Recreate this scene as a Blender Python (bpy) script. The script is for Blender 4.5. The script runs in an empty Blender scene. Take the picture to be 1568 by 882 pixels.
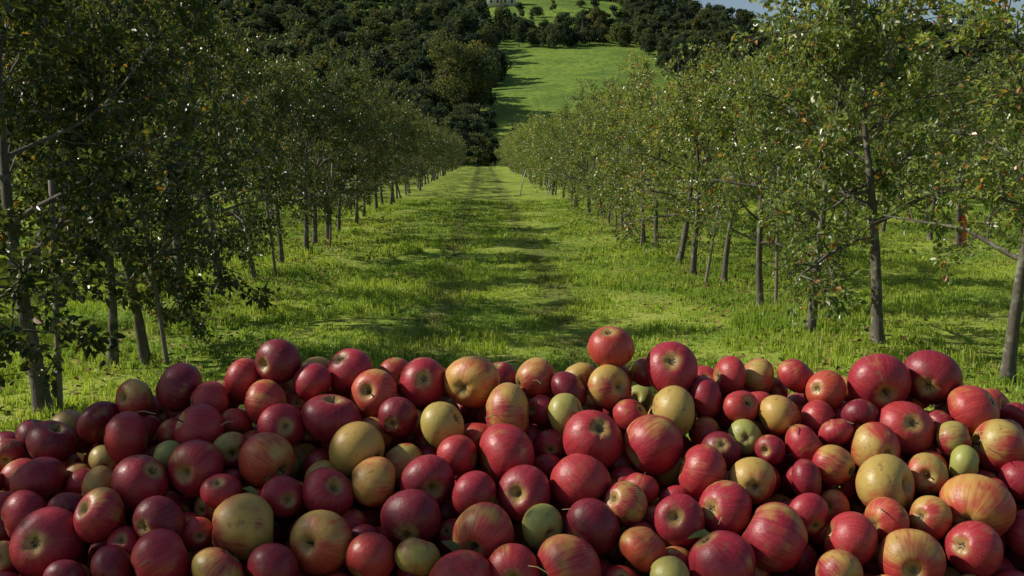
import bpy, math, random
import numpy as np
from mathutils import Vector, kdtree, Matrix
R=math.radians
rng=np.random.default_rng(7)
random.seed(7)
scene=bpy.context.scene
col=scene.collection

# ---------------------------------------------------------------- helpers
class NT:
    def __init__(s,tree): s.t=tree
    def n(s,typ,**kw):
        nd=s.t.nodes.new(typ)
        for k,v in kw.items(): setattr(nd,k,v)
        return nd
    def l(s,a,b): s.t.links.new(a,b)
    def math(s,op,a,b=None,c=None,clamp=False):
        nd=s.n('ShaderNodeMath',operation=op,use_clamp=clamp)
        for i,v in enumerate((a,b,c)):
            if v is None: continue
            if isinstance(v,(int,float)): nd.inputs[i].default_value=v
            else: s.l(v,nd.inputs[i])
        return nd.outputs[0]
    def mix(s,f,a,b,blend='MIX'):
        nd=s.n('ShaderNodeMix',data_type='RGBA',blend_type=blend)
        for sock,v in ((nd.inputs[0],f),(nd.inputs[6],a),(nd.inputs[7],b)):
            if isinstance(v,(int,float)): sock.default_value=v
            elif isinstance(v,tuple): sock.default_value=(*v,1) if len(v)==3 else v
            else: s.l(v,sock)
        return nd.outputs[2]
    def noise(s,vec,scale,detail=4,rough=.55):
        nd=s.n('ShaderNodeTexNoise')
        nd.inputs['Scale'].default_value=scale
        nd.inputs['Detail'].default_value=detail
        nd.inputs['Roughness'].default_value=rough
        if vec is not None: s.l(vec,nd.inputs['Vector'])
        return nd.outputs[0]
    def smooth(s,v,a,b):
        nd=s.n('ShaderNodeMapRange',interpolation_type='SMOOTHSTEP')
        s.l(v,nd.inputs[0]); nd.inputs[1].default_value=a; nd.inputs[2].default_value=b
        return nd.outputs[0]
    def ramp(s,v,stops):
        nd=s.n('ShaderNodeValToRGB')
        cr=nd.color_ramp
        while len(cr.elements)<len(stops): cr.elements.new(.5)
        for e,(p,c) in zip(cr.elements,stops):
            e.position=p; e.color=(*c,1)
        s.l(v,nd.inputs[0]); return nd.outputs[0]
    def attr(s,name,typ='GEOMETRY',out=2):
        nd=s.n('ShaderNodeAttribute',attribute_type=typ,attribute_name=name)
        return nd.outputs[out]

def new_mat(name):
    m=bpy.data.materials.new(name); m.use_nodes=True
    m.node_tree.nodes.clear()
    k=NT(m.node_tree)
    out=k.n('ShaderNodeOutputMaterial')
    return m,k,out
def principled(k,colr,rough=.6,spec=.5):
    p=k.n('ShaderNodeBsdfPrincipled')
    if isinstance(colr,tuple): p.inputs['Base Color'].default_value=(*colr,1)
    else: k.l(colr,p.inputs['Base Color'])
    if isinstance(rough,(int,float)): p.inputs['Roughness'].default_value=rough
    else: k.l(rough,p.inputs['Roughness'])
    p.inputs['Specular IOR Level'].default_value=spec
    return p
def bump(k,p,h,strength,dist):
    b=k.n('ShaderNodeBump'); b.inputs['Strength'].default_value=strength; b.inputs['Distance'].default_value=dist
    k.l(h,b.inputs['Height']); k.l(b.outputs[0],p.inputs['Normal'])

# ---------------------------------------------------------------- materials
def mat_foliage(name,stops,rough=.42,trans=.3,toned=True,spec=.5,tboost=1.6):
    m,k,out=new_mat(name)
    v=k.attr('lv')
    oi=k.n('ShaderNodeObjectInfo')
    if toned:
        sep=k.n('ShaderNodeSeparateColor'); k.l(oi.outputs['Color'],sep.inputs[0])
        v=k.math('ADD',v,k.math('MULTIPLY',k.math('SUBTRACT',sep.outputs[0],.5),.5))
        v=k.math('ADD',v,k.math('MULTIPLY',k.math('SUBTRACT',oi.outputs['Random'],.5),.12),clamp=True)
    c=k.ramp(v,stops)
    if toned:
        c=k.mix(1.0,c,k.mix(sep.outputs[1],(.5,.5,.5),(1.5,1.5,1.5)),'MULTIPLY')  # scales leaf colour per object; the rows' sun and shade are painted in here
    else:
        c=k.mix(1.0,c,k.ramp(oi.outputs['Random'],[(0,(.55,.6,.7)),(.5,(1,1,1)),(.85,(1.5,1.4,1.0)),(1,(1.9,1.4,.9))]),'MULTIPLY')
    p=principled(k,c,rough,spec)
    t=k.n('ShaderNodeBsdfTranslucent')
    k.l(k.mix(1.0,c,(tboost*1.1,tboost,tboost*.5),'MULTIPLY'),t.inputs[0])
    ms=k.n('ShaderNodeMixShader'); ms.inputs[0].default_value=trans
    k.l(p.outputs[0],ms.inputs[1]); k.l(t.outputs[0],ms.inputs[2]); k.l(ms.outputs[0],out.inputs[0])
    return m
leaf_mat=mat_foliage('apple_leaf',[(0,(.042,.070,.024)),(.35,(.095,.135,.036)),(.7,(.185,.225,.052)),(.86,(.31,.30,.065)),(.94,(.42,.28,.05)),(.975,(.36,.16,.05)),(1,(.26,.10,.04))],trans=.38,rough=.34,spec=.6)
wood_leaf=mat_foliage('woodland_leaf',[(0,(.030,.05,.036)),(.5,(.058,.086,.046)),(.85,(.11,.13,.055)),(1,(.17,.14,.06))],rough=.7,trans=.3,spec=.2,toned=False)
m,k,out=new_mat('bark'); bark=m
tc=k.n('ShaderNodeTexCoord'); mp=k.n('ShaderNodeMapping'); mp.inputs['Scale'].default_value=(1,1,.25); k.l(tc.outputs['Object'],mp.inputs[0])
n1=k.noise(mp.outputs[0],40,4,.65); n2=k.noise(tc.outputs['Object'],9,2)
c=k.mix(n1,(.035,.03,.025),(.19,.16,.13)); c=k.mix(k.smooth(n2,.52,.68),c,(.21,.22,.16))
p=principled(k,c,.9,.2); bump(k,p,n1,.8,.01); k.l(p.outputs[0],out.inputs[0])

def grass_base(k,blade=False):
    geo=k.n('ShaderNodeNewGeometry'); P=geo.outputs['Position']
    a=k.noise(P,.45,2); b=k.noise(P,2.2,2); d=k.noise(P,.04,1)
    c=k.mix(k.smooth(a,.35,.65),(.24,.36,.045),(.42,.51,.075))
    c=k.mix(k.math('MULTIPLY',k.smooth(b,.45,.7),.6),c,(.55,.54,.14))
    c=k.mix(k.math('MULTIPLY',k.smooth(d,.45,.65),.3),c,(.24,.31,.05))
    sp=k.n('ShaderNodeSeparateXYZ'); k.l(P,sp.inputs[0])
    ax=k.math('ABSOLUTE',k.math('SUBTRACT',k.math('ABSOLUTE',k.math('SUBTRACT',sp.outputs[0],.2)),.8))
    tr=k.math('MULTIPLY',k.math('SUBTRACT',1.0,k.smooth(ax,.1,.38)),k.smooth(b,.25,.6))
    c=k.mix(k.math('MULTIPLY',tr,.62),c,(.15,.15,.055))
    return c,P
m,k,out=new_mat('grass_blade'); grass_mat=m
c,P=grass_base(k)
v=k.attr('lv'); c=k.mix(1.0,c,k.ramp(v,[(0,(.45,.55,.5)),(.5,(.95,1,.9)),(.88,(1.3,1.25,1)),(.95,(1.5,1.2,1.2)),(1,(1.6,1.2,1.4))]),'MULTIPLY')
p=principled(k,c,.5,.4); t=k.n('ShaderNodeBsdfTranslucent'); k.l(k.mix(1.0,c,(1.35,1.3,.8),'MULTIPLY'),t.inputs[0])
ms=k.n('ShaderNodeMixShader'); ms.inputs[0].default_value=.42
k.l(p.outputs[0],ms.inputs[1]); k.l(t.outputs[0],ms.inputs[2]); k.l(ms.outputs[0],out.inputs[0])

m,k,out=new_mat('grass_ground'); ground_mat=m
c,P=grass_base(k)
f=k.noise(P,18,4,.7); f2=k.noise(P,1.1,3,.7)
c=k.mix(1.0,c,k.ramp(f,[(.3,(.4,.42,.38)),(.6,(.85,.85,.85)),(.8,(1.05,1.05,1.05))]),'MULTIPLY')
c=k.mix(k.math('MULTIPLY',k.smooth(f2,.58,.70),.5),c,(.15,.12,.06))
sp=k.n('ShaderNodeSeparateXYZ'); k.l(P,sp.inputs[0])
far=k.smooth(sp.outputs[1],170,230)
fc=k.mix(k.smooth(k.noise(P,.05,5,.65),.35,.65),(.10,.17,.025),(.20,.29,.04))
fc=k.mix(k.math('MULTIPLY',k.smooth(k.noise(P,.6,4,.75),.46,.62),.8),fc,(.075,.12,.028))
c=k.mix(far,c,fc)
p=principled(k,c,.95,.1); bump(k,p,f,.7,.06); k.l(p.outputs[0],out.inputs[0])

def simple(name,a,b,scale,rough=.8,bs=.3,bd=.01,spec=.3):
    m,k,out=new_mat(name); tc=k.n('ShaderNodeTexCoord'); n=k.noise(tc.outputs['Object'],scale,4,.6)
    p=principled(k,k.mix(n,a,b),rough,spec); bump(k,p,n,bs,bd); k.l(p.outputs[0],out.inputs[0]); return m
stem_mat=simple('apple_stem',(.03,.018,.01),(.12,.075,.035),6,.8)
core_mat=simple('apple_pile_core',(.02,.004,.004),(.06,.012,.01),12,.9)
stake_mat=simple('weathered_wood',(.3,.27,.22),(.5,.46,.4),20)
pole_mat=simple('support_pole',(.12,.10,.08),(.24,.2,.16),20)
net_mat=simple('orange_plastic',(.6,.10,.03),(.75,.18,.06),30,.5)
wall_mat=simple('farmhouse_render',(.55,.5,.42),(.7,.66,.58),2)
roof_mat=simple('clay_roof',(.3,.1,.05),(.42,.16,.08),4)
win_mat=simple('window_dark',(.02,.02,.025),(.04,.04,.05),3,.2)
straw_mat=simple('dry_straw',(.35,.28,.12),(.5,.42,.2),8,.7)
dead_leaf=simple('dead_leaf',(.10,.05,.02),(.24,.14,.05),5,.8)

# apple skin
m,k,out=new_mat('apple_skin'); skin=m
tc=k.n('ShaderNodeTexCoord'); P=tc.outputs['Object']
tone=k.attr('tone','INSTANCER'); hue=k.attr('hue','INSTANCER'); grn=k.attr('grn','INSTANCER'); off=k.attr('off','INSTANCER')
sp=k.n('ShaderNodeSeparateXYZ'); k.l(P,sp.inputs[0])
xy=k.n('ShaderNodeCombineXYZ'); k.l(sp.outputs[0],xy.inputs[0]); k.l(sp.outputs[1],xy.inputs[1])
nrm=k.n('ShaderNodeVectorMath',operation='NORMALIZE'); k.l(xy.outputs[0],nrm.inputs[0])
cz=k.n('ShaderNodeCombineXYZ'); k.l(k.math('ADD',k.math('MULTIPLY',sp.outputs[2],.12),k.math('MULTIPLY',off,37)),cz.inputs[2])
ad=k.n('ShaderNodeVectorMath',operation='ADD'); k.l(nrm.outputs[0],ad.inputs[0]); k.l(cz.outputs[0],ad.inputs[1])
streak=k.noise(ad.outputs[0],11,3,.7)
ofv=k.n('ShaderNodeVectorMath',operation='ADD'); k.l(P,ofv.inputs[0]); cb=k.n('ShaderNodeCombineXYZ'); k.l(k.math('MULTIPLY',off,53),cb.inputs[0]); k.l(cb.outputs[0],ofv.inputs[1])
Q=ofv.outputs[0]
low=k.noise(Q,1.1,2,.5); mid=k.noise(Q,4.5,3,.6)
f=k.math('MULTIPLY',sp.outputs[0],.45)
f=k.math('ADD',f,k.math('MULTIPLY',k.math('SUBTRACT',low,.5),2.3))
f=k.math('ADD',f,k.math('MULTIPLY',k.math('SUBTRACT',streak,.5),.9))
f=k.math('ADD',f,k.math('SUBTRACT',k.math('MULTIPLY',tone,2.0),.92))
red=k.smooth(f,-.35,.5)
gcol=k.mix(grn,(.47,.30,.065),(.27,.30,.07))
gcol=k.mix(mid,gcol,k.mix(grn,(.50,.25,.07),(.34,.31,.085)))
rcol=k.ramp(hue,[(0,(.46,.078,.038)),(.3,(.43,.045,.040)),(.6,(.37,.026,.040)),(1,(.20,.014,.026))])
rcol=k.mix(k.math('MULTIPLY',k.smooth(streak,.4,.62),.6),rcol,k.ramp(hue,[(0,(.33,.03,.02)),(.6,(.21,.011,.020)),(1,(.09,.007,.014))]))
c=k.mix(red,gcol,rcol)
vo=k.n('ShaderNodeTexVoronoi'); vo.inputs['Scale'].default_value=11; k.l(Q,vo.inputs['Vector'])
c=k.mix(k.math('MULTIPLY',k.math('SUBTRACT',1.0,k.smooth(vo.outputs[0],.07,.13)),.38),c,(.62,.42,.24))
rad=k.n('ShaderNodeVectorMath',operation='LENGTH'); k.l(xy.outputs[0],rad.inputs[0])
rr=k.math('ADD',rad.outputs['Value'],k.math('MULTIPLY',k.math('SUBTRACT',mid,.5),.4))
c=k.mix(k.math('MULTIPLY',k.math('SUBTRACT',1.0,k.smooth(rr,.16,.5)),.8),c,(.34,.26,.08))
c=k.mix(k.math('MULTIPLY',k.math('SUBTRACT',1.0,k.smooth(rr,.02,.2)),.8),c,(.08,.05,.02))
dust=k.noise(Q,2.7,4,.65)
scar=k.smooth(dust,.60,.68)
c=k.mix(k.math('MULTIPLY',scar,.6),c,(.17,.085,.035))
p=principled(k,c,k.math('ADD',k.math('MULTIPLY',dust,.36),.26),.42)
bump(k,p,mid,.06,.05)
k.l(p.outputs[0],out.inputs[0])

# ---------------------------------------------------------------- mesh helpers
def mesh_from(name,V,F,mats,mi=None,smooth=None,lv=None):
    me=bpy.data.meshes.new(name)
    V=np.asarray(V,dtype=np.float32)
    counts=np.array([len(f) for f in F],dtype=np.int32) if not isinstance(F,np.ndarray) else np.full(len(F),F.shape[1],np.int32)
    flat=(np.concatenate([np.asarray(f) for f in F]) if not isinstance(F,np.ndarray) else F.ravel()).astype(np.int32)
    me.vertices.add(len(V)); me.vertices.foreach_set('co',V.ravel())
    me.loops.add(len(flat)); me.loops.foreach_set('vertex_index',flat)
    me.polygons.add(len(counts))
    st=np.concatenate([[0],np.cumsum(counts)[:-1]]).astype(np.int32)
    me.polygons.foreach_set('loop_start',st); me.polygons.foreach_set('loop_total',counts)
    for mm in mats: me.materials.append(mm)
    if mi is not None: me.polygons.foreach_set('material_index',np.asarray(mi,dtype=np.int32))
    if smooth is not None: me.polygons.foreach_set('use_smooth',np.asarray(smooth,dtype=bool))
    if lv is not None:
        a=me.attributes.new('lv','FLOAT','FACE'); a.data.foreach_set('value',np.asarray(lv,dtype=np.float32))
    me.update(calc_edges=True); me.validate()
    return me

def tube(V,F,pts,rads,sides):
    pts=[np.asarray(p,float) for p in pts]
    base=len(V); n=len(pts)
    up=np.array([0.3,0.9,0.31])
    for i in range(n):
        d=pts[min(i+1,n-1)]-pts[max(i-1,0)]; d/=np.linalg.norm(d)+1e-9
        u=np.cross(d,up); u/=np.linalg.norm(u)+1e-9; w=np.cross(d,u)
        for s in range(sides):
            a=2*math.pi*s/sides
            V.append(pts[i]+rads[i]*(math.cos(a)*u+math.sin(a)*w))
    for i in range(n-1):
        for s in range(sides):
            a=base+i*sides+s; b=base+i*sides+(s+1)%sides
            F.append((a,b,b+sides,a+sides))
    F.append(tuple(base+(n-1)*sides+s for s in range(sides)))

def leaf_quads(P,D,N,L,W,fold=.25):
    """six point folded leaves: two quads each"""
    D=D/np.linalg.norm(D,axis=1,keepdims=True)
    S=np.cross(D,N); S/=np.linalg.norm(S,axis=1,keepdims=True)+1e-9
    U=np.cross(S,D)
    L=L[:,None]; W=W[:,None]
    b=P; tip=P+D*L-U*L*.12
    l1=P+D*L*.3+S*W*.5+U*W*fold; l2=P+D*L*.7+S*W*.38+U*W*fold*.7-U*L*.04
    r1=P+D*L*.3-S*W*.5+U*W*fold; r2=P+D*L*.7-S*W*.38+U*W*fold*.7-U*L*.04
    V=np.stack([b,l1,l2,tip,r2,r1],1).reshape(-1,3)
    i=np.arange(len(P))[:,None]*6
    F=np.concatenate([i+np.array([[0,1,2,3]]),i+np.array([[0,3,4,5]])],1).reshape(-1,4)
    return V,F

# ---------------------------------------------------------------- apple trees
def make_apple_tree(seed,H=4.1,Rc=1.75,base_h=1.0,density=1.0,lod=False):
    rs=np.random.default_rng(seed)
    V=[];F=[];LP=[];LD=[]
    lean=rs.normal(0,.2,2)
    th=H*.70
    tp=[];tr=[]
    r0=rs.uniform(.05,.066)
    ph=rs.uniform(0,6)
    for i in range(10):
        t=i/9; z=-.15+t*(th+.15)
        tp.append(np.array([lean[0]*t*1.3+.05*math.sin(t*5+ph),lean[1]*t*1.3+.05*math.cos(t*4+ph),z])); tr.append(r0*(1-.78*t**1.2)+(.03*math.exp(-max(z,0)*12)))
    tube(V,F,tp,tr,8)
    def trunk_at(z):
        t=(z+.15)/(th+.15)*9; i=min(int(t),8); f=t-i; return tp[i]*(1-f)+tp[i+1]*f, tr[i]*(1-f)+tr[i+1]*f
    nl=int(rs.integers(11,15)); ga=rs.uniform(0,6)
    def grow(p,d,L,r,n,wob,upb):
        pts=[p.copy()]; 
        for i in range(n):
            d=d+rs.normal(0,wob,3)+np.array([0,0,upb]); d/=np.linalg.norm(d)
            p=p+d*L/n; pts.append(p.copy())
        rad=[r*(1-.8*j/n) for j in range(n+1)]
        return pts,rad
    for i in range(nl):
        f=i/(nl-1)
        z0=base_h+.1+(th-base_h-.15)*f**.95
        p,rt=trunk_at(z0)
        a=ga+i*2.4+rs.normal(0,.3)
        el=R(8+58*f+rs.normal(0,10))
        L=(Rc*(1.0-.3*f)+rs.uniform(-.5,.3))*(1+.12*math.sin(el))*(.8 if f<.25 and rs.random()<.6 else 1)
        d=np.array([math.cos(a)*math.cos(el),math.sin(a)*math.cos(el),math.sin(el)])
        pts,rad=grow(p,d,L,min(rt*.7,.034)*(1.0-.3*f),7,.13,.05 if f>.25 else -.02)
        tube(V,F,pts,rad,5)
        nsub=int(6+3*rs.random())
        for j in range(nsub):
            t=.2+.8*(j+rs.random()*.6)/nsub; q=min(t,1)*7; qi=min(int(q),6); pp=pts[qi]*(1-(q-qi))+pts[qi+1]*(q-qi)
            ld=pts[qi+1]-pts[qi]; ld/=np.linalg.norm(ld)
            rd=rs.normal(size=3); rd-=rd.dot(ld)*ld; rd/=np.linalg.norm(rd)
            d2=ld*.6+rd*.85+np.array([0,0,.16])
            d2/=np.linalg.norm(d2)
            L2=rs.uniform(.35,.85)*(1.1-.4*t)
            ps,ra=grow(pp,d2,L2,.010,4,.2,.03 if rs.random()<.65 else -.16)
            if not lod: tube(V,F,ps,ra,4)
            ntw=int(3+3*rs.random())
            chains=[ps]
            for q2 in range(ntw):
                t2=.25+.75*(q2+.5)/ntw; w=t2*4; wi=min(int(w),3); pw=ps[wi]*(1-(w-wi))+ps[wi+1]*(w-wi)
                rd=rs.normal(size=3); rd/=np.linalg.norm(rd); l2=ps[wi+1]-ps[wi]; l2/=np.linalg.norm(l2)
                d3=l2*.6+rd*.8+np.array([0,0,.15]); d3/=np.linalg.norm(d3)
                pt,rb=grow(pw,d3,rs.uniform(.12,.45),.0045,2,.2,.0)
                if not lod: tube(V,F,pt,rb,3)
                chains.append(pt)
            for ch in chains:
                ch=np.array(ch); m_=max(3,int(density*rs.integers(10,27)))
                if rs.random()<.2: m_=max(2,int(m_*.3))
                tt=rs.uniform(.1,1,m_)**.8*(len(ch)-1)
                tt=np.round(tt*3+rs.normal(0,.12,m_))/3; tt=np.clip(tt,0,len(ch)-1.001)
                ii=tt.astype(int); ff=(tt-ii)[:,None]
                pos=ch[ii]*(1-ff)+ch[ii+1]*ff
                dd=rs.normal(size=(m_,3)); dd/=np.linalg.norm(dd,axis=1,keepdims=True)
                dd=dd+(ch[-1]-ch[0])/(np.linalg.norm(ch[-1]-ch[0])+1e-6)*.5+np.array([0,0,-.1])
                LP.append(pos+dd*rs.uniform(.01,.05,(m_,1))); LD.append(dd)
    P=np.concatenate(LP); D=np.concatenate(LD)
    if lod:
        kp=rs.random(len(P))<.40; P=P[kp]; D=D[kp]
    n=len(P)
    N=rs.normal(size=(n,3))*.7+np.array([0,0,1.0])
    L=rs.uniform(.042,.08,n)*(1.5 if lod else 1); W=L*rs.uniform(.5,.68,n)
    lV,lF=leaf_quads(P,D,N,L,W)
    cl=np.sin(P[:,0]*3.1+seed)*np.sin(P[:,1]*2.7+seed*2)*np.sin(P[:,2]*3.3)
    lv=np.clip(rs.beta(2.2,2.6,n)*.82+.10*cl+.05*(P[:,2]-2.5),0,.88)
    rr=rs.random(n); lv=np.where(rr<.045,rs.uniform(.88,1,n),lv)
    nb=len(V)
    Vb=np.array(V); allV=np.concatenate([Vb,lV]); 
    allF=list(F)+[tuple(x) for x in (lF+nb)]
    mi=[0]*len(F)+[1]*len(lF); sm=[True]*len(F)+[False]*len(lF)
    lvv=np.concatenate([np.zeros(len(F)),np.repeat(lv,2)])
    return mesh_from('apple_tree_mesh',allV,allF,[bark,leaf_mat],mi,sm,lvv),n
tree_meshes=[];tree_lod=[];tree_dense=[]
for s in range(7):
    a_=dict(H=[3.95,4.1,3.7,4.2,3.8,4.0,3.6][s],Rc=[1.75,1.6,1.5,1.8,1.45,1.7,1.55][s],base_h=[.85,.9,.8,1.0,.85,.9,.8][s])
    me,n=make_apple_tree(100+s,**a_); tree_meshes.append(me)
    me,n2=make_apple_tree(100+s,lod=True,**a_); tree_lod.append(me)
for s in range(5):
    me,n=make_apple_tree(150+s,H=4.1+.1*(s%3),Rc=[1.7,1.85,1.6,1.75,1.8][s],base_h=[.8,.85,.75,.9,.7][s],density=1.55); tree_dense.append(me)

def gz(x,y):
    x=np.asarray(x,float); y=np.asarray(y,float)
    fl=.04*np.sin(x*1.3+y*.37)+.04*np.sin(y*.9-x*.5+1)+.03*np.sin(x*2.9+2)*np.sin(y*2.1)+.02*np.sin(x*4.3+y*1.1)*np.sin(y*3.3-x)
    fl=fl+.05*np.clip((np.abs(x)-1.5)/2,0,1)
    crest=600-np.clip((x-48),0,80)*2.6
    yy=np.minimum(y,crest)
    hill=.2*np.clip(yy-165,0,None)+.06*np.clip(yy-400,0,None)-.12*np.clip(y-crest,0,None)
    hill=hill+ (1.2*np.sin(x*.05)+1.0*np.sin(y*.04+x*.02)+.5*np.sin(y*.11-x*.07))*np.clip((y-165)/60,0,1)
    return fl+hill

def place_tree(x,y,s=1,tone=.5,bri=.5,variant=None,rot=None,lod=False,var=.0,lst=None):
    if lst is None: lst=tree_lod if lod else tree_meshes
    me=lst[random.randrange(len(lst)) if variant is None else variant]
    o=bpy.data.objects.new('apple_tree',me); col.objects.link(o)
    o.location=(x,y,float(gz(x,y)))
    o.rotation_mode='ZYX'
    o.rotation_euler=(random.gauss(0,.02),random.gauss(0,.03) + (-.05 if -6<x<0 else 0),0)
    o.rotation_mode='XYZ'
    m=Matrix.Rotation(random.gauss(0,.02),4,'X')@Matrix.Rotation(random.gauss(0,.03)+(-.04 if -6<x<0 else .0),4,'Y')@Matrix.Rotation(random.uniform(0,6.28) if rot is None else rot,4,'Z')
    o.rotation_euler=m.to_euler()
    w=s*random.uniform(.97-var,1.04)
    o.scale=(w*random.uniform(.95,1.05),w*random.uniform(.95,1.05),s*random.uniform(.95-var*.4,1.06))
    o.color=(tone,bri,0,1)
    return o
left=[(-3.95,1.9),(-3.7,3.7),(-3.6,5.6),(-3.45,7.6),(-3.6,9.45),(-3.28,9.7),(-3.5,11.5),(-3.55,13.5),(-3.65,15.8),(-3.57,17.4),(-3.5,19.3),(-3.65,21.3)]  # first tree stands out of view, added to shade the heap's left side
right=[(4.5,5.9),(4.5,8.35),(3.9,9.5),(3.4,10.3),(3.65,12.7),(3.68,14.9),(3.45,16),(3.37,17.4),(3.5,19.9),(3.45,21.6)]
y=23.1
while y<146:
    left.append((-3.55+random.gauss(0,.12),y+random.gauss(0,.2))); right.append((3.5+random.gauss(0,.12),y+.6+random.gauss(0,.2))); y+=2.1
for i,(x,y) in enumerate(left):
    dense=y<8.5 or (y<42 and i%2==0)
    place_tree(x,y,s=1.08 if 3<y<8 else 1,tone=.42,bri=.2 if y>8 else .12,lod=y>42,var=.22 if y>8 else 0,lst=tree_dense if dense else None)  # low bri paints the shaded side of this row into its leaf colour
for (x,y) in right: place_tree(x,y,tone=.70 if y<30 else .58,bri=.95,lod=y>42,var=.25)  # high bri paints the sunlit look of this row into its leaf colour
for sx in (-1,1):
    for xr in (9.8,16.5):
        y=5.0+random.random()*2 if xr<12 else 12
        while y<130:
            if not(sx>0 and xr<12 and 18.6<y<20.6): place_tree(sx*xr+random.gauss(0,.2),y,s=1.02,tone=.5,bri=.4,lod=True)
            y+=2.6 if xr<12 else 3.0
place_tree(9.6,19.7,tone=.5,bri=.4,variant=1)

# support poles tied beside some of the trunks
for (x,y,dx) in ((-3.3,7.65,.04),(-3.05,9.55,-.22),(-3.3,21.4,.1),(3.76,12.55,-.03),(3.35,21.0,.05),(3.25,24.2,-.08),(3.3,14.7,.3),(-3.3,15.9,-.2)):
    V=[];F=[]; tube(V,F,[(0,0,-.15),(dx*.5,.01,.9),(dx,0,1.8)],[.024,.022,.02],7)
    o=bpy.data.objects.new('tree_stake',mesh_from('tree_stake',V,F,[pole_mat])); col.objects.link(o); o.location=(x,y,float(gz(x,y)))

# orange guard on a trunk
V=[];F=[]
for i in range(10):
    for s in range(14):
        a=2*math.pi*s/14; r=.10+.012*math.sin(i*2.1+s)+(.01 if i%2 else 0)
        V.append((r*math.cos(a),r*math.sin(a),i*.09))
for i in range(9):
    for s in range(14):
        if (i+s)%5: F.append((i*14+s,i*14+(s+1)%14,(i+1)*14+(s+1)%14,(i+1)*14+s))
o=bpy.data.objects.new('orange_tree_guard',mesh_from('guard',V,F,[net_mat])); col.objects.link(o); o.location=(9.6,19.7,float(gz(9.6,19.7)))
# leaning stakes
for (x,y,dx,L) in ((1.75,48,.3,1.2),(2.95,47,.25,.95)):
    V=[];F=[]; tube(V,F,[(0,0,-.1),(dx*.5,0,L*.5),(dx,.02,L)],[.03,.027,.024],7)
    o=bpy.data.objects.new('wooden_stake',mesh_from('stake',V,F,[stake_mat])); col.objects.link(o); o.location=(x,y,float(gz(x,y)))

# ---------------------------------------------------------------- ground
def graded(a,b,fine0,fine1,step,g=1.09):
    c=list(np.arange(fine0,fine1+1e-6,step)); s=step
    while c[-1]<b: s*=g; c.append(c[-1]+s)
    s=step; lo=[fine0]
    while lo[-1]>a: s*=g; lo.append(lo[-1]-s)
    return np.array(sorted(set(lo+c)))
xs=graded(-900,900,-12,12,.3); ys=graded(-300,1500,0,50,.4,1.05)
X,Y=np.meshgrid(xs,ys); Z=gz(X,Y)
Vg=np.stack([X,Y,Z],-1).reshape(-1,3); nx=len(xs); ny=len(ys)
ii,jj=np.meshgrid(np.arange(nx-1),np.arange(ny-1)); b=(jj*nx+ii).ravel()
Fg=np.stack([b,b+1,b+nx+1,b+nx],1)
me=mesh_from('ground',Vg,Fg,[ground_mat],smooth=np.ones(len(Fg)))
col.objects.link(bpy.data.objects.new('ground',me))

# ---------------------------------------------------------------- scatter via geometry nodes
def scatter(name,pts,rots,scl,idx,protos,extra={}):
    pc=bpy.data.collections.new(name+'_source')
    for i,me in enumerate(protos):
        o=bpy.data.objects.new('%s_part_%02d'%(name,i),me); pc.objects.link(o)
    me=bpy.data.meshes.new(name); pts=np.asarray(pts,np.float32); n=len(pts)
    me.vertices.add(n); me.vertices.foreach_set('co',pts.ravel())
    a=me.attributes.new('rot','FLOAT_VECTOR','POINT'); a.data.foreach_set('vector',np.asarray(rots,np.float32).ravel())
    a=me.attributes.new('scl','FLOAT_VECTOR','POINT'); a.data.foreach_set('vector',np.asarray(scl,np.float32).ravel())
    a=me.attributes.new('idx','INT','POINT'); a.data.foreach_set('value',np.asarray(idx,np.int32))
    for kk,v in extra.items():
        a=me.attributes.new(kk,'FLOAT','POINT'); a.data.foreach_set('value',np.asarray(v,np.float32))
    ob=bpy.data.objects.new(name,me); col.objects.link(ob)
    ng=bpy.data.node_groups.new(name,'GeometryNodeTree')
    ng.interface.new_socket('Geometry',in_out='INPUT',socket_type='NodeSocketGeometry')
    ng.interface.new_socket('Geometry',in_out='OUTPUT',socket_type='NodeSocketGeometry')
    N=ng.nodes; gi=N.new('NodeGroupInput'); go=N.new('NodeGroupOutput')
    iop=N.new('GeometryNodeInstanceOnPoints'); ci=N.new('GeometryNodeCollectionInfo')
    ci.inputs['Collection'].default_value=pc; ci.inputs['Separate Children'].default_value=True; ci.inputs['Reset Children'].default_value=True
    iop.inputs['Pick Instance'].default_value=True
    def na(nm,dt):
        q=N.new('GeometryNodeInputNamedAttribute'); q.data_type=dt; q.inputs['Name'].default_value=nm; return q.outputs['Attribute']
    L=ng.links.new
    L(gi.outputs[0],iop.inputs['Points']); L(ci.outputs[0],iop.inputs['Instance']); L(na('idx','INT'),iop.inputs['Instance Index'])
    L(na('rot','FLOAT_VECTOR'),iop.inputs['Rotation']); L(na('scl','FLOAT_VECTOR'),iop.inputs['Scale'])
    L(iop.outputs[0],go.inputs[0])
    md=ob.modifiers.new('scatter','NODES'); md.node_group=ng
    return ob

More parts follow.
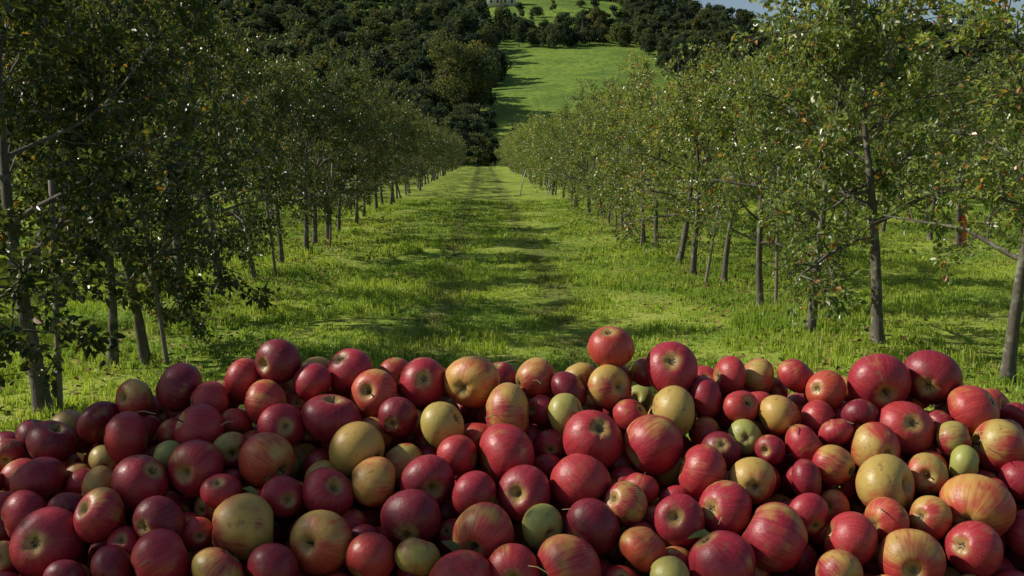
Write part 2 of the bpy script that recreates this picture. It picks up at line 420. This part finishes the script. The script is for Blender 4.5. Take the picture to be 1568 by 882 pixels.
# grass
def grass_patch(seed,n,rad,h0,h1,w):
    rs=np.random.default_rng(seed)
    nt=n//9
    cr=rad*np.sqrt(rs.random(nt)); ca=rs.random(nt)*6.283
    tx=cr*np.cos(ca); ty=cr*np.sin(ca); th=rs.uniform(.5,1.3,nt)
    ti=rs.integers(0,nt,n)
    px=tx[ti]+rs.normal(0,.022,n); py=ty[ti]+rs.normal(0,.022,n)
    a=rs.random(n)*6.283; L=rs.uniform(h0,h1,n)*th[ti]; lean=np.abs(rs.normal(.6,.4,n))
    wd=w*rs.uniform(.6,1.3,n)
    dx=np.cos(a); dy=np.sin(a); b=rs.random(n)*6.283; sx=np.cos(b)*wd; sy=np.sin(b)*wd; z0=np.full(n,-.02)
    B1=np.stack([px-sx,py-sy,z0],1); B2=np.stack([px+sx,py+sy,z0],1)
    mx=px+dx*L*lean*.35; my=py+dy*L*lean*.35; mz=L*.6
    M1=np.stack([mx-sx*.8,my-sy*.8,mz],1); M2=np.stack([mx+sx*.8,my+sy*.8,mz],1)
    T=np.stack([px+dx*L*lean,py+dy*L*lean,L*(1-.25*lean)],1)
    V=np.stack([B1,B2,M2,M1,T],1).reshape(-1,3); i=np.arange(n)*5
    F=[]
    for q in i: F.append((q,q+1,q+2,q+3)); F.append((q+3,q+2,q+4))
    lv=np.repeat(np.clip(rs.beta(2,2,n)*.8+.15*(th[ti]-.9),0,1)*np.where(rs.random(n)<.06,1,.9)+np.where(rs.random(n)<.05,.2,0),2)
    return mesh_from('grass_patch',V,F,[grass_mat],lv=lv)
gp=[grass_patch(300+i,1000,.62,.022,.065,.005) for i in range(4)]
gp+=[grass_patch(320+i,850,.8,.022,.06,.0078) for i in range(3)]
P_=[];Rt=[];Sc=[];Ix=[]
def sow(x0,x1,y0,y1,cell,idxs,s0,s1):
    xx=np.arange(x0,x1,cell); yy=np.arange(y0,y1,cell)
    for yv in yy:
        for xv in xx:
            if abs(xv)>yv*.62+2.5: continue
            if -1.5<xv<2 and yv<3.3: continue
            x=xv+rng.uniform(-.4,.4)*cell; y=yv+rng.uniform(-.4,.4)*cell
            s=rng.uniform(s0,s1); P_.append((x,y,float(gz(x,y)))); Rt.append((0,0,rng.random()*6.28)); 
            row=math.exp(-((abs(x)-3.6)/.7)**2)*.6
            zz=s*(.45+1.05*(.5+.5*math.sin(x*1.7+3*math.sin(y*.8)))*rng.uniform(.5,1.5)+row); Sc.append((s,s,zz)); Ix.append(int(rng.choice(idxs)))
sow(-14,16,3.5,18,.76,[0,1,2,3],.95,1.15)
sow(-20,22,18,42,1.25,[4,5,6],1.1,1.3)
print('grass patches',len(P_))
scatter('grass',P_,Rt,Sc,Ix,gp)

# fallen leaves on the grass
n=6500
fx=[];fy=[]
while len(fx)<n:
    yv=4+26*rng.random()**.8; row=[-3.55,3.6,9.8,-9.8][rng.choice(4,p=[.4,.4,.12,.08])]
    x=row+rng.normal(0,.8); fx.append(x); fy.append(yv)
fx=np.array(fx); fy=np.array(fy); P=np.stack([fx,fy,gz(fx,fy)+rng.uniform(.03,.07,n)],1)
D=rng.normal(size=(n,3))*np.array([1,1,.3]); Nn=rng.normal(size=(n,3))*.4+np.array([0,0,1]); L=rng.uniform(.04,.075,n)
lV,lF=leaf_quads(P,D,Nn,L,L*.6)
col.objects.link(bpy.data.objects.new('fallen_leaves',mesh_from('fallen_leaves',lV,lF,[dead_leaf])))

# ---------------------------------------------------------------- woodland on the hill
def wood_tree(seed,H,Rw,n,lump,leaf=.42):
    rs=np.random.default_rng(seed); V=[];F=[]
    tube(V,F,[(0,0,-1),(0,0,H*.3),(.2,.1,H*.7)],[H*.03,H*.022,H*.008],6)
    cs=[]
    for i in range(lump):
        a=rs.random()*6.28; zz=rs.uniform(.22,.95); rr=Rw*math.sin(min(1,(1.05-zz)*1.6+.15)*1.57)*rs.uniform(.35,.85)
        cs.append((rr*math.cos(a),rr*math.sin(a),zz*H,Rw*rs.uniform(.22,.42)))
        if i<8: tube(V,F,[(0,0,H*.3*rs.uniform(.6,1.3)),(rr*.5*math.cos(a),rr*.5*math.sin(a),zz*H*.75),(rr*math.cos(a),rr*math.sin(a),zz*H)],[H*.012,H*.008,H*.003],4)
    cs=np.array(cs); k_=rs.integers(0,lump,n); d=rs.normal(size=(n,3)); d/=np.linalg.norm(d,axis=1,keepdims=True)
    P=cs[k_,:3]+d*(cs[k_,3]*rs.uniform(.6,1.08,n))[:,None]*np.array([1,1,.8])
    Nn=d+rs.normal(size=(n,3))*.5; D=rs.normal(size=(n,3)); L=rs.uniform(.6,1.2,n)*leaf
    lV,lF=leaf_quads(P,D,Nn,L,L*.8); nb=len(V)
    lv=np.clip(rs.random(lump)[k_]*.6+rs.random(n)*.35,0,1)
    return mesh_from('wood',np.concatenate([np.array(V),lV]),list(F)+[tuple(q) for q in lF+nb],[bark,wood_leaf],[0]*len(F)+[1]*len(lF),None,np.concatenate([np.zeros(len(F)),np.repeat(lv,2)]))
wt=[wood_tree(500,9,3.6,2200,22,.55),wood_tree(501,10,3.2,2200,20,.55),wood_tree(502,7.5,4.2,2200,26,.55),wood_tree(503,11,2.6,2000,20,.55)]
P_=[];Rt=[];Sc=[];Ix=[]
def addw(x,y,s,i=None):
    P_.append((x,y,float(gz(x,y))-.2)); Rt.append((0,0,rng.random()*6.28)); Sc.append((s*rng.uniform(.85,1.2),s*rng.uniform(.85,1.2),s*rng.uniform(.8,1.2))); Ix.append(int(rng.integers(0,4)) if i is None else i)
for yv in np.arange(152,206,4.2):
    for xv in np.arange(-60,40,4.2):
        x=xv+rng.uniform(-2,2); y=yv+rng.uniform(-2,2)
        if x>2 and y>160: continue
        if (x+4.6)**2+(y-206)**2<60: continue
        addw(x,y,.5 if x>-2 else .62)
for yv in np.arange(200,640,6.5):
    for xv in np.arange(-190,190,6.5):
        x=xv+rng.uniform(-3.1,3.1); y=yv+rng.uniform(-3.1,3.1)
        fld1= x>2+(y-216)*.02 and y<338+7*math.sin(x*.2)+.25*x and x<52-.02*(y-216)
        fld2= 0<x<66 and 392+.45*x+8*math.sin(x*.15)<y<540-.3*x
        fld3= (-75<x<-12 and 325<y<368) or (-70<x<-26 and 430<y<500)
        if fld1: continue
        if abs(x-9)<12 and 470<y<512: continue
        if fld2 or fld3:
            if rng.random()<.09 and y>420: addw(x,y,rng.uniform(.4,.85))
            continue
        if (x+4.6)**2+(y-206)**2<60: continue
        if x<2: s_=rng.uniform(.5,1.2) if rng.random()<.8 else rng.uniform(1.2,1.5)
        elif y<450: s_=rng.uniform(.4,.85) if rng.random()<.85 else 1.1
        else: s_=rng.uniform(.6,1.15)
        if rng.random()<.08: continue
        addw(x,y,s_)
print('wood trees',len(P_))
scatter('distant_woodland',P_,Rt,Sc,Ix,wt,)
# large oak
me=wood_tree(600,19,7.4,15000,46,.42)
o=bpy.data.objects.new('oak_tree',me); col.objects.link(o); o.location=(-4.6,206,float(gz(-4.6,206))-1)

# farmhouse near the crest
fh=bpy.data.objects.new('farmhouse',None); col.objects.link(fh); hy=492; hx=9
fh.location=(hx,hy,float(gz(hx,hy)))
def part(name,V,F,mt):
    o=bpy.data.objects.new(name,mesh_from(name,V,F,[mt])); col.objects.link(o); o.parent=fh
def box(x0,x1,y0,y1,z0,z1):
    return [(x0,y0,z0),(x1,y0,z0),(x1,y1,z0),(x0,y1,z0),(x0,y0,z1),(x1,y0,z1),(x1,y1,z1),(x0,y1,z1)],[(0,3,2,1),(4,5,6,7),(0,1,5,4),(1,2,6,5),(2,3,7,6),(3,0,4,7)]
V,F=box(-7,7,-4,4,-1,5.5); V+=[(-7,0,8),(7,0,8)]; F=F[:1]+F[2:]+[(4,7,8),(5,9,6)]; part('walls',V,F,wall_mat)
part('roof',[(-7.6,-4.6,5.1),(7.6,-4.6,5.1),(7.6,0,8.25),(-7.6,0,8.25),(7.6,4.6,5.1),(-7.6,4.6,5.1)],[(0,1,2,3),(3,2,4,5)],roof_mat)
for i,xw in enumerate((-5,-1.8,1.8,5)):
    for j,zw in enumerate((.9,3.5)):
        V,F=box(xw-.5,xw+.5,-4.06,-3.95,zw,zw+1.2); part('window_%d_%d'%(i,j),V,F,win_mat)
V,F=box(-.5,.5,-4.06,-3.95,-.2,2); part('door',V,F,roof_mat)

# ---------------------------------------------------------------- apples
def make_apple(seed,stem=True):
    rs=np.random.default_rng(seed); NS=36; NR=26
    V=[];F=[]
    hz=rs.uniform(.82,.94); tap=rs.uniform(.04,.12); cav=rs.uniform(.3,.42); bas=rs.uniform(.16,.26); lob=rs.uniform(.01,.045)
    sh=rs.normal(0,.06,2); ph=rs.random()*6; el=rs.uniform(-.04,.04)
    for i in range(NR+1):
        s=i/NR; t=math.pi*(s-.55*math.sin(2*math.pi*s)/(2*math.pi))
        for j in range(NS):
            a=2*math.pi*j/NS
            x=math.sin(t)*(1+tap*math.cos(t)); z=math.cos(t)*hz
            z-=cav*math.exp(-(x/.25)**2)*(1 if t<1.57 else 0)
            z+=bas*math.exp(-(x/.27)**2)*(1 if t>1.57 else 0)
            w=max(0,-math.cos(t))
            q=x*(1+lob*w*math.cos(5*a+ph)+.5*lob*math.cos(3*a)+el*math.cos(2*a)+.03*math.sin(a+ph)*math.cos(t))
            z+=.05*x*math.cos(a+ph*2)*(1 if t<1.57 else .6)+lob*1.2*w*x*math.cos(5*a+ph)
            V.append((q*math.cos(a)+sh[0]*z*.5,q*math.sin(a)+sh[1]*z*.5,z))
    for i in range(NR):
        for j in range(NS):
            a=i*NS+j; b_=i*NS+(j+1)%NS
            F.append((a,a+NS,b_+NS,b_))
    nsk=len(F)
    if stem:
        L=rs.uniform(.2,.4); dx,dy=rs.normal(0,.12,2)
        tube(V,F,[(0,0,hz-cav-.05),(dx*.4,dy*.4,hz-cav+L*.55),(dx,dy,hz-cav+L)],[.035,.03,.045],6)
    zb=-hz+bas
    for j in range(5):
        a=j*1.2566+ph; a2=a+.5
        b_=len(V)
        V+= [(.02*math.cos(a),.02*math.sin(a),zb+.01),(.11*math.cos(a),.11*math.sin(a),zb-.015),(.15*math.cos(a2-.2),.15*math.sin(a2-.2),zb-.11),(.08*math.cos(a2),.08*math.sin(a2),zb-.03)]
        F.append((b_,b_+1,b_+2,b_+3))
    mi=[0]*nsk+[1]*(len(F)-nsk)
    return mesh_from('apple',V,F,[skin,stem_mat],mi,np.ones(len(F)))
apple_meshes=[make_apple(800+i,stem=(i%3==0)) for i in range(10)]

# plan positions on the heap (x, y, radius, kind, lift above heap slope)
H_="""-.387 1.86 .041 d .04;-.41 1.93 .030 g .035;-.583 1.85 .0495 r 0;-.66 1.84 .037 o 0;-.456 1.87 .042 r 0;-.40 1.80 .041 r 0;-.51 1.81 .037 r 0
-.257 1.88 .044 r .015;-.208 1.83 .044 o 0;-.163 1.90 .036 r 0;-.12 1.86 .045 r 0;-.027 1.84 .053 m .012;.03 1.91 .036 d 0;.10 1.87 .040 m 0;.164 1.83 .037 d 0
.19 1.92 .039 m 0;.243 1.87 .044 o .06;.245 1.82 .042 m 0;.357 1.84 .051 r .03;.475 1.88 .037 r 0;.44 1.93 .034 r 0;.54 1.91 .035 m 0;.75 1.83 .056 r .012;.865 1.83 .053 d .01
.90 1.785 .049 r 0;.825 1.92 .034 o 0;.61 1.88 .035 r 0;.645 1.83 .037 o 0;-.279 1.76 .051 r 0;-.36 1.745 .041 r 0;-.505 1.74 .045 r 0;-.637 1.74 .047 r 0;-.70 1.83 .041 d 0
-.157 1.765 .036 d 0;-.074 1.745 .043 g 0;.042 1.765 .054 m 0;.153 1.77 .036 g 0;.191 1.71 .052 r 0;.30 1.695 .051 r 0;.343 1.78 .048 y 0;.468 1.785 .032 r 0;.54 1.765 .036 m 0
.42 1.81 .037 r 0;.695 1.755 .034 d 0;.75 1.72 .050 r 0;.687 1.68 .044 m 0;.64 1.71 .031 r 0;.83 1.70 .035 m 0;-.80 1.81 .044 d 0;.265 1.80 .033 r -.01
-.375 1.665 .048 o 0;-.505 1.64 .047 r 0;-.572 1.61 .048 r 0;-.22 1.685 .049 y 0;-.187 1.615 .041 m 0;-.095 1.615 .044 d 0;.034 1.68 .055 r 0;-.042 1.67 .038 r 0
.068 1.585 .045 d 0;.16 1.61 .050 r 0;.375 1.63 .047 r 0;.45 1.61 .040 m 0;.668 1.60 .053 m 0;.605 1.64 .036 m 0;.83 1.645 .032 g 0;.915 1.69 .047 m 0;-.436 1.60 .031 d 0;-.26 1.59 .041 r 0
-.333 1.585 .035 r 0;-.78 1.71 .048 d 0;-.382 1.524 .054 m 0;-.68 1.55 .053 r 0;-.52 1.535 .040 d 0;-.496 1.465 .046 r 0;-.40 1.445 .042 m 0;-.255 1.487 .048 o 0;-.173 1.47 .040 r 0
-.115 1.525 .047 d 0;-.102 1.47 .036 m 0;-.003 1.50 .051 o 0;-.05 1.435 .048 r 0;.097 1.52 .036 g 0;.164 1.51 .047 d 0;.131 1.455 .050 r 0;.248 1.475 .038 o 0;.222 1.557 .036 m 0
.39 1.55 .044 r 0;.316 1.53 .040 d 0;.362 1.45 .053 d 0;.46 1.493 .053 r 0;.545 1.61 .033 d 0;.65 1.53 .038 o 0;.58 1.485 .045 r 0;.648 1.458 .048 o 0;.796 1.54 .056 o 0;.768 1.475 .043 r 0
.53 1.53 .034 d 0;.727 1.53 .034 m 0;.277 1.42 .036 g 0;.543 1.435 .036 m 0;-.77 1.63 .045 r 0;-.31 1.455 .040 d 0;-.016 1.585 .042 d 0;-.62 1.57 .042 r 0;.05 1.44 .040 r 0"""
heroes=[]
for tok in H_.replace('\n',';').split(';'):
    a=tok.split(); 
    if len(a)==5: heroes.append((float(a[0]),float(a[1]),float(a[2]),a[3],float(a[4])))
dx_=[-1.25,-.87,-.74,-.64,-.55,.9,1.0,1.25]; dv_=[.22,.095,.06,.015,0,0,.04,.16]
def heapS(x,y):
    x=np.asarray(x,float); y=np.asarray(y,float)
    d=np.interp(x,dx_,dv_)+.9*np.clip(np.abs(x)-1.25,0,None)
    return 1.57-d-.47*np.clip(1.86-y,0,.61)-1.05*np.clip(1.25-y,0,None)-.8*np.clip(y-1.9,0,None)
lifts=[h for h in heroes if h[4]>0]
def heapC(x,y):
    s=heapS(x,y)
    for h in lifts: s=s+h[4]*1.0*np.exp(-((x-h[0])**2+(y-h[1])**2)/(2*.06**2))
    return s
C=[];Rr=[];K=[];fixed=[]
for (x,y,r,kd,lf) in heroes:
    C.append((x,y,float(heapS(x,y))+lf)); Rr.append(r); K.append(kd); fixed.append(1)
cell=.13; grid={}
def key(p): return (int(p[0]//cell),int(p[1]//cell),int(p[2]//cell))
for i,p in enumerate(C): grid.setdefault(key(p),[]).append(i)
def try_add(p,r,ov):
    kx,ky,kz=key(p)
    for a in (-1,0,1):
        for b_ in (-1,0,1):
            for c_ in (-1,0,1):
                for j in grid.get((kx+a,ky+b_,kz+c_),()):
                    q=C[j]; 
                    if (p[0]-q[0])**2+(p[1]-q[1])**2+(p[2]-q[2])**2 < ((r+Rr[j])*ov)**2: return False
    grid.setdefault((kx,ky,kz),[]).append(len(C)); C.append(p); Rr.append(r); K.append(None); fixed.append(0); return True
rp=random.Random(5)
# supports beneath and behind the raised crest apples
for h in lifts:
    if h[4]<.03: continue
    for rep in range(400):
        x=h[0]+rp.gauss(0,.05); y=h[1]+rp.gauss(.01,.05); r=rp.uniform(.03,.038)
        z=float(heapC(x,y))-rp.uniform(.015,.06)
        try_add((x,y,z),r,.86)
for rep in range(60000):
    x=rp.uniform(-1.35,1.4); y=rp.uniform(1.2,2.25); r=rp.uniform(.026,.041)
    dep=rp.uniform(0,.17) if rp.random()<.6 else rp.uniform(0,.05)
    z=float(heapS(x,y))-dep*1.1-.006
    if z<r: continue
    try_add((x,y,z),r,.88)
nv=len(C)
for rep in range(26000):
    x=rp.uniform(-3.2,3.2); y=rp.uniform(-.3,4.0); r=rp.uniform(.034,.047)
    if -1.3<x<1.35 and 1.25<y<2.2: continue
    z=float(heapS(x,y))-rp.uniform(0,.05)
    if z<r+.0: 
        if z<-.25: continue
        z=r*.9+.02
    try_add((x,y,z),r,.88)
print('apples',len(C),nv)
C=np.array(C); Rr=np.array(Rr); fixed=np.array(fixed); inv=np.where(fixed==1,.12,1.0)
for it in range(48):
    if it%6==0:
        kd=kdtree.KDTree(len(C))
        for i,p in enumerate(C): kd.insert(p,i)
        kd.balance(); A=[];B=[]
        for i in range(len(C)):
            for (co,j,dist) in kd.find_range(C[i],Rr[i]+.065+.01):
                if j>i: A.append(i);B.append(j)
        A=np.array(A);B=np.array(B)
    d=C[B]-C[A]; L=np.linalg.norm(d,axis=1)+1e-9; t=(Rr[A]+Rr[B])*.955
    pen=np.clip(t-L,0,None); wsum=inv[A]+inv[B]; n_=d/L[:,None]
    mv=np.zeros_like(C)
    np.add.at(mv,A,-n_*(pen*inv[A]/wsum)[:,None]); np.add.at(mv,B,n_*(pen*inv[B]/wsum)[:,None])
    C=C+mv*.55
    top=heapC(C[:,0],C[:,1]); fl=fixed==0
    C[fl,2]=np.minimum(C[fl,2],np.maximum(top[fl],Rr[fl]*.95))
    C[:,2]=np.maximum(C[:,2],Rr*.95+.0)
kinds={'r':(.86,.5,.3),'d':(1.0,.85,.3),'o':(.70,.2,.2),'m':(.55,.4,.4),'y':(.14,.25,.25),'g':(.18,.5,.85)}
T=[];Hh=[];G=[];Of=[];Rt=[];Sc=[];Ix=[]
for i in range(len(C)):
    kd_=K[i] or rp.choices('rdomyg',weights=[36,28,9,20,2,6])[0]
    a,b_,c_=kinds[kd_]
    T.append(a+rp.gauss(0,.08)); Hh.append(min(1,max(0,b_+rp.gauss(0,.2)))); G.append(min(1,max(0,c_+rp.gauss(0,.2)))); Of.append(rp.random())
    Rt.append((rp.uniform(0,6.28),math.acos(rp.uniform(-1,1)),rp.uniform(0,6.28)))
    s=Rr[i]*1.02; Sc.append((s*rp.uniform(.96,1.05),s*rp.uniform(.96,1.05),s*rp.uniform(.9,1.08))); Ix.append(rp.randrange(10))
ap=scatter('apple_pile',C,Rt,Sc,Ix,apple_meshes,{'tone':T,'hue':Hh,'grn':G,'off':Of})
# packed inner part of the heap
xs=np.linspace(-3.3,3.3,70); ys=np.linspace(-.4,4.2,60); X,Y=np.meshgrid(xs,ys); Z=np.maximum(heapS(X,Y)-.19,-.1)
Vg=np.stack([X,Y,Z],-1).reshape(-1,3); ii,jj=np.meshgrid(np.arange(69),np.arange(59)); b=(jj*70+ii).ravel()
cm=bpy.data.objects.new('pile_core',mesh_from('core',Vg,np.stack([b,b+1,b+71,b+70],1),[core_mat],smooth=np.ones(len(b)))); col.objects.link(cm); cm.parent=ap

# straws / twigs on the heap
V=[];F=[]
for i in range(22):
    x=rp.uniform(-.95,1.0); y=rp.uniform(1.4,1.9); z=float(heapS(x,y))+rp.uniform(.02,.04); a=rp.uniform(0,3.14); L=rp.uniform(.02,.05)
    d=np.array([math.cos(a),math.sin(a),rp.uniform(-.3,.3)])
    p=np.array([x,y,z]); tube(V,F,[p-d*L*.5,p+np.array([0,0,.004]),p+d*L*.5],[.0009,.001,.0005],4)
o=bpy.data.objects.new('straw_bits',mesh_from('straw',V,F,[straw_mat])); col.objects.link(o); o.parent=ap
n=14; x=rng.uniform(-.95,1.0,n); y=rng.uniform(1.4,1.88,n); P=np.stack([x,y,heapS(x,y)+.015],1)
L=rng.uniform(.03,.05,n); lV,lF=leaf_quads(P,rng.normal(size=(n,3))*np.array([1,1,.4]),rng.normal(size=(n,3))*.5+np.array([0,-.4,1]),L,L*.55)
o=bpy.data.objects.new('loose_leaves',mesh_from('ll',lV,lF,[leaf_mat],lv=np.repeat(rng.uniform(.2,.8,n),2))); col.objects.link(o); o.parent=ap; o.color=(.5,.3,0,1)

# ---------------------------------------------------------------- light, sky, camera
el=R(36); v=Vector((-math.cos(el)*math.cos(R(8)),math.cos(el)*math.sin(R(8)),math.sin(el)))
sd=bpy.data.lights.new('sun','SUN'); sd.energy=5; sd.angle=R(.5); sd.color=(1,.94,.82)
so=bpy.data.objects.new('sun',sd); col.objects.link(so); so.rotation_euler=v.to_track_quat('Z','Y').to_euler(); so.location=(-20,5,20)
w=bpy.data.worlds.new('World'); scene.world=w; w.use_nodes=True
k=NT(w.node_tree); sky=k.n('ShaderNodeTexSky',sky_type='NISHITA'); sky.sun_disc=False; sky.sun_elevation=el; sky.sun_rotation=R(278)
bg=w.node_tree.nodes['Background']; k.l(sky.outputs[0],bg.inputs[0]); bg.inputs[1].default_value=.085
cd=bpy.data.cameras.new('camera'); cd.lens=35; cd.sensor_width=36; cd.clip_end=4000; cd.clip_start=.05
co=bpy.data.objects.new('camera',cd); col.objects.link(co); co.location=(0,0,2); co.rotation_euler=(R(90-7.7),0,R(-1.65)); scene.camera=co
scene.view_settings.view_transform='Standard'; scene.view_settings.look='None'; scene.view_settings.exposure=0
